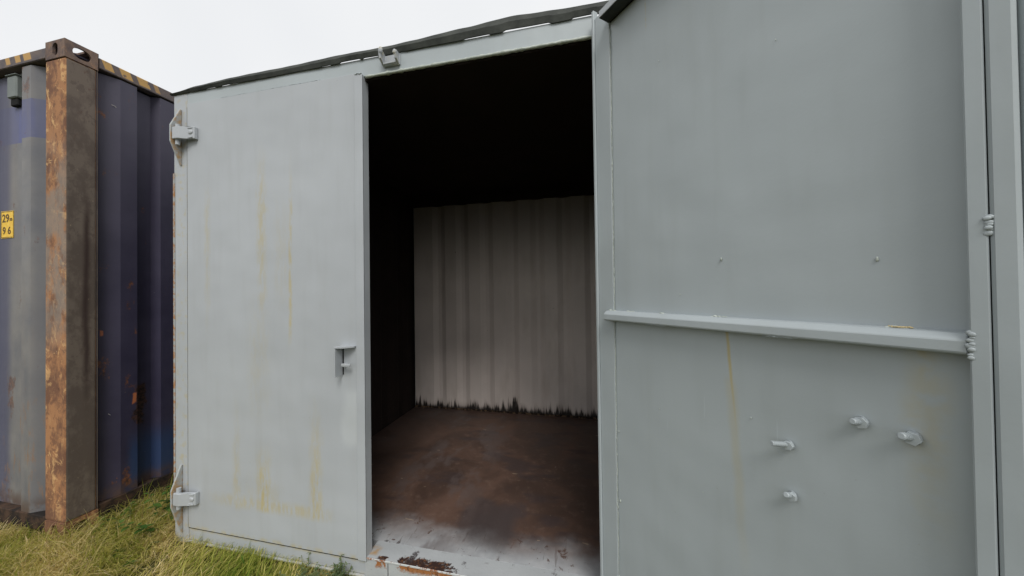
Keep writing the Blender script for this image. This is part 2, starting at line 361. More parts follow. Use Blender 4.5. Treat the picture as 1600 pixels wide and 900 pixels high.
def tube(bm, p0, p1, r0, r1=None, seg=10, cap=True, ph=0):
    r1 = r0 if r1 is None else r1
    p0, p1 = Vector(p0), Vector(p1); d = (p1-p0).normalized()
    a = d.orthogonal().normalized(); b = d.cross(a)
    ring = lambda p, r: [bm.verts.new(p + a*math.cos(ph+2*math.pi*k/seg)*r + b*math.sin(ph+2*math.pi*k/seg)*r) for k in range(seg)]
    A, B = ring(p0, r0), ring(p1, r1)
    for k in range(seg): bm.faces.new((A[k], A[(k+1) % seg], B[(k+1) % seg], B[k]))
    if cap: bm.faces.new(A[::-1]); bm.faces.new(B)
def blob(bm, c, r, sub=1, jit=0.12):
    m = Matrix.Translation(c) @ Matrix.Diagonal((*r, 1))
    o = bmesh.ops.create_icosphere(bm, subdivisions=sub, radius=1, matrix=m)
    for v in o['verts']: v.co += Vector([random.uniform(-1, 1)*r[i]*jit for i in range(3)])
def obj(name, bm, mat, parent=None, label=None, kind=None, smooth=False, loc=None, rz=0, norm=True):
    if norm: bmesh.ops.recalc_face_normals(bm, faces=bm.faces)
    me = bpy.data.meshes.new(name); bm.to_mesh(me); bm.free()
    for m in (mat if isinstance(mat, list) else [mat]): me.materials.append(m)
    if smooth: me.shade_smooth()
    o = bpy.data.objects.new(name, me); col.objects.link(o)
    if parent: o.parent = parent
    if loc: o.location = loc
    o.rotation_euler.z = rz
    if label: o['label'] = label
    if kind: o['kind'] = kind
    return o
def thing(name, label, cat, loc=(0, 0, 0), group=None):
    o = bpy.data.objects.new(name, None); col.objects.link(o); o.location = loc; o.empty_display_size = .2
    o['label'] = label; o['category'] = cat
    if group: o['group'] = group
    return o
def box(name, d, mat, parent, bev=.002, **k):
    bm = bmesh.new(); bxm(bm, *d, bev=bev); return obj(name, bm, mat, parent, **k)
def weld(name, path, r, parent, mat, n=8, sq=(1, 1, .7)):
    bm = bmesh.new(); p0, p1 = Vector(path[0]), Vector(path[1])
    for k in range(n):
        p = p0.lerp(p1, (k+.5)/n) + Vector([random.uniform(-1, 1)*r*.4 for _ in range(3)])
        rr = r*random.uniform(.65, 1.3); blob(bm, p, (rr*sq[0], rr*sq[1], rr*sq[2]), 2, .05)
    return obj(name, bm, mat, parent, smooth=True)
def trap(x0, x1, outer, slope, inner, depth, start=0.0, ysign=1, y0=0.0):
    """trapezoid corrugation line from x0 to x1; recess = depth*ysign"""
    pts = []; x = x0 - start; per = outer+inner+2*slope
    seq = []
    while x < x1+per:
        seq += [(x, 0), (x+outer, 0), (x+outer+slope, depth), (x+outer+slope+inner, depth)]; x += per
    def val(t):
        for a, b in zip(seq, seq[1:]):
            if a[0] <= t <= b[0]: return a[1] + (b[1]-a[1])*((t-a[0])/max(1e-9, b[0]-a[0]))
        return 0
    xs = [x0] + [s[0] for s in seq if x0 < s[0] < x1] + [x1]
    return [(t, y0 + ysign*val(t)) for t in xs]

# ------------------------------------------------------------------ setting: ground
bm = bmesh.new()
def gheight(x, y):
    return -.012 + .018*math.sin(x*1.7+1)*math.cos(y*1.3) + .010*math.sin(x*4.1+y*3.3)
xs = sorted(set([-900, -300, -90, -30, -12] + [round(-7 + i*.25, 3) for i in range(61)] + [14, 35, 100, 300, 900]))
ys = sorted(set([-900, -300, -90, -30, -12] + [round(-7 + i*.25, 3) for i in range(49)] + [12, 35, 100, 300, 900]))
grid = [[bm.verts.new((x, y, gheight(x, y))) for y in ys] for x in xs]
for i in range(len(xs)-1):
    for j in range(len(ys)-1): bm.faces.new((grid[i][j], grid[i+1][j], grid[i+1][j+1], grid[i][j+1]))
obj('ground', bm, MP['soil'], kind='structure', smooth=True)

# ------------------------------------------------------------------ grey container
FLOOR, TOP, W, D = .118, 2.557, 2.52, 1.937
gc = thing('storage_container', 'grey painted steel container standing on the grass with one door swung wide open', 'container')
# shell: left wall, right wall, outer back wall, roof
bm = bmesh.new(); sheet(bm, [(-y_, x_) for x_, y_ in trap(.10, D+.06, .09, .06, .10, .03, ysign=-1)], .09, 2.50, th=(.004, 0, 0))
obj('side_wall', bm, MP['grey'], gc)
bm = bmesh.new(); sheet(bm, [(W - y_, x_) for x_, y_ in trap(.10, D+.06, .09, .06, .10, .03)], .09, 2.50, th=(-.004, 0, 0))
obj('side_wall', bm, MP['grey'], gc)
box('rear_panel', (.0, W, D+.062, D+.10, .0, 2.54), MP['grey'], gc)
box('roof', (.006, W-.006, .075, D+.09, 2.50, 2.532), MP['grey'], gc)
# front frame
box('corner_post', (0, .1, 0, .10, .0, TOP-.001), MP['post'], gc, bev=.003)
box('corner_post', (2.365, W, 0.004, .10, .0, TOP-.012), MP['post'], gc, bev=.003)
# header beam with a bead-like lower lip
box('header_beam', (.1015, 2.3645, .001, .012, 2.468, TOP), MP['grey'], gc)
bm = bmesh.new()
N_ = 90
prev = None
for k in range(N_+1):
    x = 1.262 + (2.362-1.262)*k/N_; t = .0075 + random.uniform(-.0012, .0016) + (.0025 if random.random() < .07 else 0)
    ring = [bm.verts.new((x, .002 + t*math.cos(a) - .004, 2.462 + t*.9*math.sin(a))) for a in [q*math.pi/4 for q in range(8)]]
    if prev:
        for q in range(8): bm.faces.new((prev[q], prev[(q+1) % 8], ring[(q+1) % 8], ring[q]))
    else: bm.faces.new(ring)
    prev = ring
bm.faces.new(prev[::-1]); obj('header_lip', bm, MP['bead'], gc, smooth=True)
# base rail below the closed door
box('base_rail', (.101, 1.236, .003, .09, .022, .0905), MP['base'], gc, bev=.003)
box('base_lip', (.101, 1.236, -.010, .0025, .016, .026), MP['base'], gc, bev=.002)
# threshold
box('threshold', (1.2375, 2.3645, -.004, .1003, .0, .1170), MP['sill'], gc, bev=.0)
box('threshold_lip', (1.2378, 2.3642, -.0085, -.0042, .1075, .1165), MP['lip'], gc, bev=.0015)
box('threshold_seam', (1.36, 1.3625, -.0055, -.0042, .0, .104), MP['gap'], gc, bev=0)
# floor, inner walls, ceiling, back wall
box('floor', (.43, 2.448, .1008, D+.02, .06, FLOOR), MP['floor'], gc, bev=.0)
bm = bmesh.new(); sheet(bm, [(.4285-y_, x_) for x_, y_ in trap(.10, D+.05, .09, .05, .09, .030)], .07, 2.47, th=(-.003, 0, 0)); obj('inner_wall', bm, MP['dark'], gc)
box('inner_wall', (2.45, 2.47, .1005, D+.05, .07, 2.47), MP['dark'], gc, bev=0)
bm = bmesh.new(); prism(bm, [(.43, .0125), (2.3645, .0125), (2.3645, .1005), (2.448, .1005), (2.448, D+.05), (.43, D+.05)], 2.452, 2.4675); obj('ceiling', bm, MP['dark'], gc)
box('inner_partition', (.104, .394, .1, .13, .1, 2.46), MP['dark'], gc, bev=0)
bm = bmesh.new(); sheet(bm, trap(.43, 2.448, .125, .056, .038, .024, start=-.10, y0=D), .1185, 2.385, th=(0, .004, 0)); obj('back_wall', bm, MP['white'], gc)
bm = bmesh.new(); line = [(.43 + (2.448-.43)*k/60, D - .012 + random.uniform(-.007, .007)) for k in range(61)]
prism(bm, [(x, y) for x, y in line] + [(2.448, D+.0), (.43, D+.0)], FLOOR+.0005, FLOOR+.016); obj('wall_foot_flange', bm, MP['seamrust'], gc)
box('wall_top_shade_strip', (.431, 2.447, D-.03, D+.03, 2.352, 2.4515), MP['dark'], gc, bev=0)  # added dark strip hiding the wall's top edge, in place of shade
# roof flashing: a buckled strip standing along the roof edge, gaps of sky under it
slits = [(.118,.137,.004),(.246,.315,.005),(.36,.414,.004),(.589,.619,.003),(1.011,1.064,.004),(1.117,1.234,.008),(1.249,1.335,.008),(1.40,1.476,.005),(1.775,1.901,.006),(1.960,2.177,.014),(2.262,2.37,.009)]
def interp(tab, x):
    for (a, b), (c_, d) in zip(tab, tab[1:]):
        if a <= x <= c_:
            t = (x-a)/(c_-a); t = t*t*(3-2*t); return b+(d-b)*t
    return tab[-1][1] if x > tab[-1][0] else tab[0][1]
toptab = [(-.01, 2.566), (.2, 2.584), (.4, 2.592), (.94, 2.597), (1.38, 2.600), (1.52, 2.603), (1.78, 2.615), (2.0, 2.627), (2.15, 2.619), (2.3, 2.612), (2.46, 2.606)]
bm = bmesh.new(); rings = []
N_ = 420
for k in range(N_+1):
    x = -.012 + (W+.03)*k/N_
    gap = 0
    for a, b, h in slits:
        if a < x < b: gap = max(gap, h*min(1, 3*math.sin(math.pi*(x-a)/(b-a))**.7))
    zt = 2.557 + (interp(toptab, x)-2.557)*.82 + .0010*math.sin(x*13) + .0005*math.sin(x*47+1)
    zb = TOP - .0065 + .0008*math.sin(x*17) + gap*.55
    yb = -.0075 + .0015*math.sin(x*9+1); zm = (zt+zb)/2
    bul = .003*math.sin(x*5)
    rings.append([bm.verts.new(p) for p in ((x, yb, zb), (x, yb-.007-bul*.4, zm), (x, yb+.001, zt), (x, yb+.012, zt-.001), (x, yb+.005, zm), (x, yb+.006, zb+.001))])
for a, b in zip(rings, rings[1:]):
    for q in range(6): bm.faces.new((a[q], b[q], b[(q+1) % 6], a[(q+1) % 6]))
bm.faces.new(rings[0]); bm.faces.new(rings[-1][::-1])
obj('roof_flashing', bm, MP['flash_shade'], gc, smooth=False, label='buckled dark green strip along the roof edge')
# header keeper bracket
bm = bmesh.new()
bxm(bm, 1.362, 1.452, -.006, .0005, 2.492, 2.545, .002)
prism(bm, [(-.006, 2.490), (-.040, 2.512), (-.046, 2.548), (-.036, 2.562), (-.006, 2.548)], 1.362, 1.372, 'x')
prism(bm, [(-.006, 2.490), (-.034, 2.505), (-.040, 2.525), (-.030, 2.545), (-.006, 2.540)], 1.440, 1.450, 'x')
bxm(bm, 1.3725, 1.4395, -.024, -.006, 2.492, 2.500, .0015)
blob(bm, (1.371, -.041, 2.548), (.011, .008, .018), 2, .05)
blob(bm, (1.442, -.036, 2.532), (.010, .008, .013), 2, .05)
obj('keeper_bracket', bm, MP['post'], gc)

# ---- closed left door
dr = box('door', (.1045, 1.2355, -.0035, .030, .0955, 2.488), MP['door'], gc, bev=.0015, label='closed pale grey door leaf with yellow rust stains')
bm = bmesh.new(); bxm(bm, .1004, .1042, -.0015, .02, .0955, 2.47); obj('side_gap', bm, MP['gap'], dr)
bm = bmesh.new(); bxm(bm, .104, 1.2, -.001, .02, .0908, .0952); obj('bottom_gap', bm, MP['gap'], dr)
# raised edge strip with its return
bm = bmesh.new(); bxm(bm, 1.201, 1.248, -.012, -.0037, .098, 2.476, .003); bxm(bm, 1.2392, 1.248, -.0115, .036, .0985, 2.4745, .0015)
obj('edge_strip', bm, MP['pale'], dr)
bm = bmesh.new(); bxm(bm, 1.2365, 1.2388, .0, .030, .0985, 2.47); obj('return_gap', bm, MP['gap'], dr)
weld('weld_bead', ((1.205, -.012, 2.478), (1.245, -.012, 2.478)), .005, dr, MP['grey'], 6)
weld('weld_bead', ((.35, -.0005, 2.490), (1.0, -.0005, 2.490)), .0022, dr, MP['grey'], 60, (3, .7, .5))
# latch keeper on the closed door
bm = bmesh.new()
bxm(bm, 1.114, 1.120, -.056, -.0037, .992, 1.132, .001)
prism(bm, [(1.112, -.058), (1.165, -.050), (1.196, -.020), (1.196, -.0037), (1.112, -.0037)], 1.1325, 1.139, 'z')
bm2 = bm
obj('latch_hood', bm2, MP['pale'], dr)
bm = bmesh.new(); tube(bm, (1.140, -.002, 1.046), (1.140, -.030, 1.046), .007, .007, 8); bxm(bm, 1.136, 1.185, -.038, -.028, 1.040, 1.056, .003)
obj('latch_tongue', bm, MP['pale'], dr)
bm = bmesh.new(); bxm(bm, 1.1205, 1.126, -.006, -.0038, .995, 1.132); obj('latch_slot', bm, MP['gap'], dr)
# hinges
def hinge(zc, zt, zb, parent):
    lug = bmesh.new()
    prism(lug, [(0.0, zt), (-.008, zt+.002), (-.054, zc+.048), (-.054, zc-.043), (-.008, zb), (0.0, zb)], .052, .062, 'x')
    bmesh.ops.bevel(lug, geom=list(lug.edges), offset=.0025, segments=1, affect='EDGES')
    h = obj('hinge', lug, [MP['lug'], MP['grey']], parent)
    for p in h.data.polygons: p.material_index = 0 if abs(p.normal.x) > .7 else 1
    s = bmesh.new()
    line = [(.066, -.050), (.105, -.050), (.135, -.036), (.155, -.028), (.180, -.028), (.188, -.022), (.188, -.004), (.179, -.004), (.179, -.016), (.155, -.017), (.13, -.024), (.10, -.037), (.066, -.037)]
    prism(s, line, zc-.032, zc+.035, 'z')
    bmesh.ops.bevel(s, geom=[e for e in s.edges], offset=.002, segments=1, affect='EDGES')
    obj('hinge_strap', s, MP['pale'], parent)
    k = bmesh.new(); tube(k, (.078, -.030, zc-.060), (.078, -.030, zc+.055), .011, .011, 12); obj('hinge_pin', k, MP['pale'], parent)
    k = bmesh.new(); blob(k, (.168, -.029, zc+.003), (.016, .005, .012), 2, .03)
    bxm(k, .145, .182, -.031, -.0278, zc+.024, zc+.031, .001); bxm(k, .145, .182, -.031, -.0278, zc-.029, zc-.022, .001)
    obj('hinge_rib', k, MP['pale'], parent)
hinge(2.305, 2.462, 2.140, dr)
hinge(.272, .440, .062, dr)
box('edge_rust_strip', (-.004, .0085, -.0035, .0, .12, 2.10), MP['edge'], gc, bev=.001, label='thin rusty strip on the left edge of the post')

# ---- open right door: local x along the leaf from the hinge, local -y towards the viewer's side
od = None
bm = bmesh.new()
LX, LZ = 46, 92           # the sheet is slightly dished between its stiffeners
gridv = []
for i in range(LX+1):
    rowv = []
    for j in range(LZ+1):
        s = .02 + 1.10*i/LX; z = .095 + 2.355*j/LZ
        d = 0.0025*math.sin(math.pi*min(1, max(0, (s-.095)/.79)))*math.sin(math.pi*((z-.095) % 1.19)/1.19)
        rowv.append(bm.verts.new((s, d, z)))
    gridv.append(rowv)
for i in range(LX):
    for j in range(LZ): bm.faces.new((gridv[i][j], gridv[i+1][j], gridv[i+1][j+1], gridv[i][j+1]))
bxm(bm, .02, 1.12, .006, .010, .095, 2.45)
od = obj('door', bm, MP['open'], gc, loc=(2.3493, -.0303, 0), rz=R(-48.3604), smooth=True, label='door leaf swung wide open showing its ribbed inner side with four bolts', norm=False)
box('hinge_edge', (.002, .0155, -.013, .012, .085, 2.535), MP['grey'], od, bev=.003)
box('hinge_stile', (.0158, .092, -.0065, -.0006, .09, 2.50), MP['open'], od, bev=.002)
weld('weld_bead', ((.0945, -.004, .12), (.0945, -.004, 2.40)), .0021, od, MP['bead'], 300, (.8, .7, 2.2))
# top rail
bm = bmesh.new(); bxm(bm, .088, 1.12, -.056, -.0066, 2.4285, 2.455, .0015); tr_ = obj('top_rail', bm, [MP['pale'], MP['flash_shade']], od)
for p in tr_.data.polygons: p.material_index = 1 if p.normal.z < -.8 else 0  # underside shade painted with the dark flashing colour
box('top_rail_seat', (.093, 1.12, -.0064, -.0004, 2.4287, 2.4548), MP['gap'], od, bev=0)
# middle rail: box bar with chamfered top
bm = bmesh.new(); prism(bm, [(-.0068, 1.281), (-.034, 1.281), (-.038, 1.285), (-.038, 1.305), (-.026, 1.3165), (-.0068, 1.3185)], .070, .8855, 'x')
bmesh.ops.bevel(bm, geom=list(bm.edges), offset=.0015, segments=1, affect='EDGES'); 
obj('middle_rail', bm, MP['grey'], od)
box('rail_foot', (.097, .884, -.0066, -.0004, 1.2812, 1.3182), MP['grey'], od, bev=.0)
for a, b, n in ((.075, .105, 7), (.16, .19, 5), (.29, .305, 4), (.46, .50, 7), (.79, .81, 4)):
    weld('weld_bead', ((a, -.010, 1.3185), (b, -.010, 1.3185)), .0036, od, MP['bead'], n, (1.2, 1.3, .6))
for (a, b) in ((.26, .33), (.60, .66)):
    weld('weld_bead', ((a, -.033, 1.2805), (b, -.033, 1.2805)), .0018, od, MP['grey'], 9, (2, 1, .7))
weld('weld_bead', ((.889, -.040, 1.276), (.889, -.040, 1.322)), .0040, od, MP['grey'], 10, (1.05, .35, .9))
bm = bmesh.new()
for k in range(9): blob(bm, (.795+k*.0035, -.012+random.uniform(-.004, .004), 1.3195), (.003, .004, .002), 1, .2)
g_ = NT('peeling primer', .7); obj('peeled_patch', bm, g_.done((.55, .45, .25)), od)
# near stiles with an open seam between them
box('stile', (.8875, .9080, -.040, .0, .09, 2.4280), MP['open'], od, bev=.002)
box('stile', (.9094, .9370, -.041, .0, .09, 2.4280), MP['grey'], od, bev=.0045)
box('stile', (.9372, 1.12, -.030, .0, .09, 2.4280), MP['grey'], od, bev=.006)
bm = bmesh.new(); bxm(bm, .9081, .9093, -.034, -.001, .09, 2.4275); obj('seam_gap', bm, MP['gap'], od)
weld('weld_bead', ((.9085, -.0405, 1.478), (.9085, -.0405, 1.506)), .0042, od, MP['grey'], 8, (1.1, .35, .9))
# bottom rail
box('bottom_rail', (.093, .887, -.04, -.001, .095, .15), MP['grey'], od)
# bolts with nuts and washers
def nutm(bm, c, r, t, ang):
    pts = [(c[0]+r*math.cos(ang+q*math.pi/3), c[2]+r*math.sin(ang+q*math.pi/3)) for q in range(6)]
    prism(bm, pts, c[1], c[1]-t, 'y')
for (s, z, ln, r, tilt, ds, dz) in ((.752, 1.119, .025, .0112, .3, -.010, .006), (.819, 1.113, .028, .0120, .9, -.012, .008), (.630, 1.023, .042, .0102, .1, -.016, .006), (.634, .905, .023, .0100, .6, -.006, .012)):
    bm = bmesh.new(); tube(bm, (s, 0, z), (s-.001, -.0025, z), r*1.08, r*1.08, 20); obj('washer', bm, MP['grey'], od)
    bm = bmesh.new(); nutm(bm, (s, -.0026, z), r*1.05, .0105, tilt); bmesh.ops.bevel(bm, geom=list(bm.edges), offset=.0005, segments=1, affect='EDGES'); obj('nut', bm, MP['grey'], od)
    bm = bmesh.new(); P_ = lambda t: (s+ds*t/.04, -t, z+dz*t/.04)
    k = 0; t_ = .008
    while t_ < ln:            # rolled thread: alternating ring radii
        rr = (.0064 if k % 2 else .0054)*r/.0108; tube(bm, P_(t_), P_(t_+.0021), rr, rr*.97, 16); t_ += .0021; k += 1
    tube(bm, P_(t_), P_(t_+.0015), .0062, .0048, 16)
    obj('bolt', bm, MP['grey'], od)
# small paint drips
for (s, z, r) in ((.484, 1.478, .0028), (.779, 1.451, .0028), (.105, .60, .0035), (.103, .86, .0022), (.55, 1.06, .0016), (.28, 1.0, .0014), (.36, 1.38, .0012), (.42, .8, .0012), (.62, 2.0, .0014), (.30, 2.15, .0012), (.96, 1.22, .0022)):
    bm = bmesh.new(); blob(bm, (s, -.0015 if s < .9 else -.031, z), (r*.8, r*.8, r*1.9), 2, .04); obj('paint_drip', bm, MP['bead'], od, smooth=True)

# ------------------------------------------------------------------ blue container
bx, by = -.607, -.141
BL, BD, BH = 6.06, 2.44, 2.90
bc = thing('shipping_container', 'taller faded blue container with a rusty orange corner post left of the grey one', 'container', (bx, by, 0))
def stadium(w_, h_, n=24):
    r = min(w_, h_)/2; o = []
    for k in range(n):
        a = 2*math.pi*k/n + math.pi/n; cx_, cy_ = math.cos(a)*r, math.sin(a)*r
        if w_ > h_: cx_ += (w_/2-r)*(1 if cx_ > 0 else -1)
        else: cy_ += (h_/2-r)*(1 if cy_ > 0 else -1)
        o.append((cx_, cy_))
    return o
def holed(bm, o, U, V, Nn, w_, h_, hole, t):
    o, U, V, Nn = map(Vector, (o, U, V, Nn)); n = len(hole)
    def rectpt(p, ww, hh):
        k = max(abs(p[0])/(ww/2), abs(p[1])/(hh/2)); return (p[0]/k, p[1]/k)
    outer = [rectpt(p, w_, h_) for p in hole]
    for cxn in ((1, 1), (1, -1), (-1, 1), (-1, -1)):   # pull the nearest sample into each corner
        q = min(range(n), key=lambda i: (outer[i][0]-cxn[0]*w_/2)**2 + (outer[i][1]-cxn[1]*h_/2)**2); outer[q] = (cxn[0]*w_/2, cxn[1]*h_/2)
    P = lambda p, d: bm.verts.new(o + U*p[0] + V*p[1] - Nn*d)
    A = [P(p, 0) for p in outer]; B = [P(p, 0) for p in hole]; C_ = [P(p, t) for p in hole]
    sc_ = [(p[0]*(w_-2*t)/w_, p[1]*(h_-2*t)/h_) for p in outer]; D_ = [P(p, t) for p in sc_]
    for i in range(n):
        j = (i+1) % n
        bm.faces.new((A[i], A[j], B[j], B[i])); bm.faces.new((B[i], B[j], C_[j], C_[i])); bm.faces.new((C_[i], C_[j], D_[j], D_[i]))
def casting(x0, x1, y0, y1, z0, z1, fx, fy):
    bm = bmesh.new(); cx_, cy_, cz_ = (x0+x1)/2, (y0+y1)/2, (z0+z1)/2; t = .012
    yf = y0 if fy < 0 else y1; xf = x1 if fx > 0 else x0
    holed(bm, (cx_, yf, cz_), (1, 0, 0), (0, 0, 1), (0, fy, 0), x1-x0, z1-z0, stadium(.046, .075), t)
    holed(bm, (xf, cy_, cz_), (0, 1, 0), (0, 0, 1), (fx, 0, 0), y1-y0, z1-z0, stadium(.075, .062), t)
    zf = z1 if z0 > 1 else z0
    holed(bm, (cx_, cy_, zf), (1, 0, 0), (0, 1, 0), (0, 0, 1 if z0 > 1 else -1), x1-x0, y1-y0, stadium(.115, .064), t)
    yb = y1-.001 if fy < 0 else y0; xb = x0 if fx > 0 else x1; zb = z0 if z0 > 1 else z1
    bxm(bm, x0, x1, min(yb, yb-fy*-.001), max(yb, yb-fy*-.001)+.001, z0, z1)
    bxm(bm, xb-.001, xb+.001, y0, y1, z0, z1); bxm(bm, x0, x1, y0, y1, zb-.001, zb+.001)
    return obj('corner_casting', bm, MP['cast'] if z0 > 1 else MP['prust'], bc)
for fx, (x0, x1) in ((1, (-.165, 0)), (-1, (-BL, -BL+.165))):
    for fy, (y0, y1) in ((-1, (0, .135)), (1, (BD-.135, BD))):
        casting(x0, x1, y0, y1, 2.790, 2.895, fx, fy); casting(x0, x1, y0, y1, .0, .105, fx, fy)
# posts
def post(x0, x1, y0, y1, sx, sy):
    bm = bmesh.new(); bxm(bm, x0, x1, y0, y1, .1065, 2.7885, .012, 3)
    o = obj('corner_post', bm, [MP['prust'], MP['pbrown']], bc)
    for p in o.data.polygons: p.material_index = 1 if abs(p.normal.x) > .72 else 0
    return o
P0 = post(-.175, -.002, .003, .128, 1, -1); P0['label'] = 'corner post rusted bright orange in front'
post(-BL+.003, -BL+.17, .003, .128, -1, -1); post(-.17, -.003, BD-.128, BD-.003, 1, 1); post(-BL+.003, -BL+.17, BD-.128, BD-.003, -1, 1)
# post seam lip on its right side
box('post_lip', (-.0045, -.0015, .1285, .1310, .11, 2.785), MP['pbrown'], bc, bev=0)
# walls
# start offset chosen so that an outer flat lies from -.375 to -.295
per = .083+.055*2+.255; base = -.413 - per*14
def line_front():
    pts = []; x = base
    while x < 0:
        pts += [(x, .014), (x+.083, .014), (x+.138, .050), (x+.393, .050)]; x += per
    pts = [p for p in pts if -BL+.17 < p[0] < -.178]; return [(-BL+.165, .05)] + pts + [(-.17, .05)]
bm = bmesh.new(); sheet(bm, line_front(), .118, 2.80, th=(0, .004, 0)); obj('front_wall', bm, MP['bfront'], bc)
bm = bmesh.new(); sheet(bm, [(x, BD-y) for x, y in line_front()], .118, 2.80, th=(0, -.004, 0)); obj('rear_wall', bm, MP['bfront'], bc)
def line_side():
    pts = [(.128, .060)]; y = .141+.095
    while y < BD-.2:
        pts += [(y, .010), (y+.080, .010), (y+.096, .062), (y+.178, .062)]; y += .203
    return pts + [(BD-.13, .05)]
bm = bmesh.new(); sheet(bm, [(-d, y) for y, d in line_side()], .13, 2.80, th=(-.004, 0, 0)); obj('side_wall', bm, MP['bside'], bc)
bm = bmesh.new(); sheet(bm, [(-BL+d, y) for y, d in line_side()], .13, 2.80, th=(.004, 0, 0)); obj('side_wall', bm, MP['bside'], bc)
# rails
box('top_rail', (-BL+.167, -.167, .004, .064, 2.808, 2.872), MP['railF'], bc, bev=.004, label='front top rail with worn yellow hazard stripes')
box('top_rail', (-BL+.167, -.167, BD-.064, BD-.004, 2.808, 2.872), MP['brail'], bc, bev=.004)
box('top_rail', (-.064, -.004, .137, BD-.137, 2.812, 2.876), MP['railR'], bc, bev=.004, label='side top rail with worn yellow hazard stripes')
box('top_rail', (-BL+.004, -BL+.064, .137, BD-.137, 2.812, 2.876), MP['brail'], bc, bev=.004)
box('bottom_rail', (-BL+.167, -.167, .010, .07, .03, .1165), MP['brail'], bc, bev=.004)
box('bottom_rail', (-BL+.167, -.167, BD-.07, BD-.01, .03, .1165), MP['brail'], bc, bev=.004)
box('bottom_rail', (-.07, -.006, .137, BD-.137, .02, .129), MP['brail'], bc, bev=.004)
box('bottom_rail', (-BL+.006, -BL+.07, .137, BD-.137, .02, .129), MP['brail'], bc, bev=.004)
box('roof', (-BL+.06, -.06, .062, BD-.062, 2.850, 2.860), MP['bside'], bc, bev=0)
# ventilator
bm = bmesh.new(); bxm(bm, -.575, -.487, .020, .0495, 2.635, 2.770, .006)
v = obj('vent', bm, MP['vent'], bc)
box('vent_hood', (-.580, -.482, .014, .048, 2.7705, 2.777), MP['vent'], v, bev=.002)
bm = bmesh.new(); bxm(bm, -.565, -.497, .030, .0498, 2.590, 2.6345, .004); obj('vent_lip', bm, MP['gap'], v)
# height sticker with its figures
st = box('height_sticker', (-.700, -.583, .0465, .0492, 1.775, 1.945), MP['sticker'], bc, bev=.0)
def text(body, x, z, size, y, parent):
    cu = bpy.data.curves.new('t', 'FONT'); cu.body = body; cu.size = size; cu.extrude = .0004; cu.offset = .0012
    cu.align_x = 'CENTER'
    o = bpy.data.objects.new('t', cu); col.objects.link(o); bpy.context.view_layer.update()
    me = bpy.data.meshes.new_from_object(o.evaluated_get(bpy.context.evaluated_depsgraph_get()))
    bpy.data.objects.remove(o); me.name = 'lettering'; me.materials.clear(); me.materials.append(MP['ink'])
    me.transform(Matrix.Translation((x, y, z)) @ Matrix.Rotation(math.pi/2, 4, 'X'))
    q = bpy.data.objects.new('lettering', me); col.objects.link(q); q.parent = parent; return q
text('29', -.652, 1.876, .070, .0461, st); text('m', -.600, 1.882, .034, .0461, st); text('9 6', -.642, 1.800, .064, .0461, st)
bm = bmesh.new()
for d in ((-.697, -.586, 1.778, 1.781), (-.697, -.586, 1.939, 1.942), (-.697, -.6945, 1.781, 1.939)): bxm(bm, d[0], d[1], .0459, .0464, d[2], d[3])
obj('sticker_border', bm, MP['ink'], st)
# scratches showing bare metal on the side wall
def scr(pts, x):
    bm = bmesh.new()
    for (a, b) in zip(pts, pts[1:]):
        tube(bm, (x, *a), (x, *b), .0016, .0010, 5)
    obj('scratch', bm, MP['scratch'], bc)
scr([(.190, .66), (.20, .648), (.215, .655), (.232, .68)], -.028); scr([(.20, 2.62), (.215, 2.618), (.235, 2.60)], -.018); scr([(.235, 2.43), (.245, 2.42), (.262, 2.425)], -.013)

# ------------------------------------------------------------------ vegetation
rng = np.random.default_rng(3)
def hscale(x, y):
    t = min(1, max(0, (x+.22)/.30)); t = t*t*(3-2*t)
    u = min(1, max(0, (-.62-x)/.25))
    return 1 if (y < -1.4 or abs(x) > 3.2) else (1-.62*t)*(1-.38*u)
def blades(name, centres, hmin, hmax, nb, mat, label=None, cat=None, lean=.7, spread=.035, wd=.0026, tint=None, droop=1.0, seg=4):
    V, F, T = [], [], []; base = 0
    for (cx_, cy_, cz_, tn, la) in centres:
        for k in range(nb):
            h = rng.uniform(hmin, hmax)*hscale(cx_, cy_); a = la + rng.normal(0, .75); ln = rng.uniform(.2, 1)*lean
            x, y = cx_+rng.normal(0, spread), cy_+rng.normal(0, spread); z = cz_
            dx, dy = math.cos(a), math.sin(a); px, py = -dy, dx; wv = wd*rng.uniform(.6, 1.3)
            fa = rng.uniform(-.8, .8); px, py = px*math.cos(fa)+dx*math.sin(fa), py*math.cos(fa)+dy*math.sin(fa)
            th = rng.uniform(.1, .5)*lean; X_, Z_ = 0., 0.; st_ = h/seg
            t0 = float(np.clip(tn + rng.normal(0, .17), 0, 1))
            for q in range(seg+1):
                ww = wv*(1-(q/seg)**1.6)+.00012
                V += [(x+dx*X_-px*ww, y+dy*X_-py*ww, z+Z_), (x+dx*X_+px*ww, y+dy*X_+py*ww, z+Z_)]; T += [t0, t0]
                X_ += math.sin(th)*st_; Z_ += math.cos(th)*st_; th = min(2.0, th + ln*droop*(.25+.35*q/seg))
            for q in range(seg): F.append((base+2*q, base+2*q+1, base+2*q+3, base+2*q+2))
            base += 2*(seg+1)
    me = bpy.data.meshes.new(name); me.from_pydata(V, [], F); at_ = me.attributes.new('tint', 'FLOAT', 'POINT'); at_.data.foreach_set('value', np.array(T, 'f'))
    me.materials.append(mat); o = bpy.data.objects.new(name, me); col.objects.link(o)
    if label: o['label'] = label
    if cat: o['category'] = cat
    return o
def blocked(x, y, m=.0):
    if -.02-m < x < W+.02+m and -.02-m < y < D+.12: return True
    if -BL+bx-.02 < x < bx+.01+m and by-.0-m < y < by+BD+.02: return True
    return False
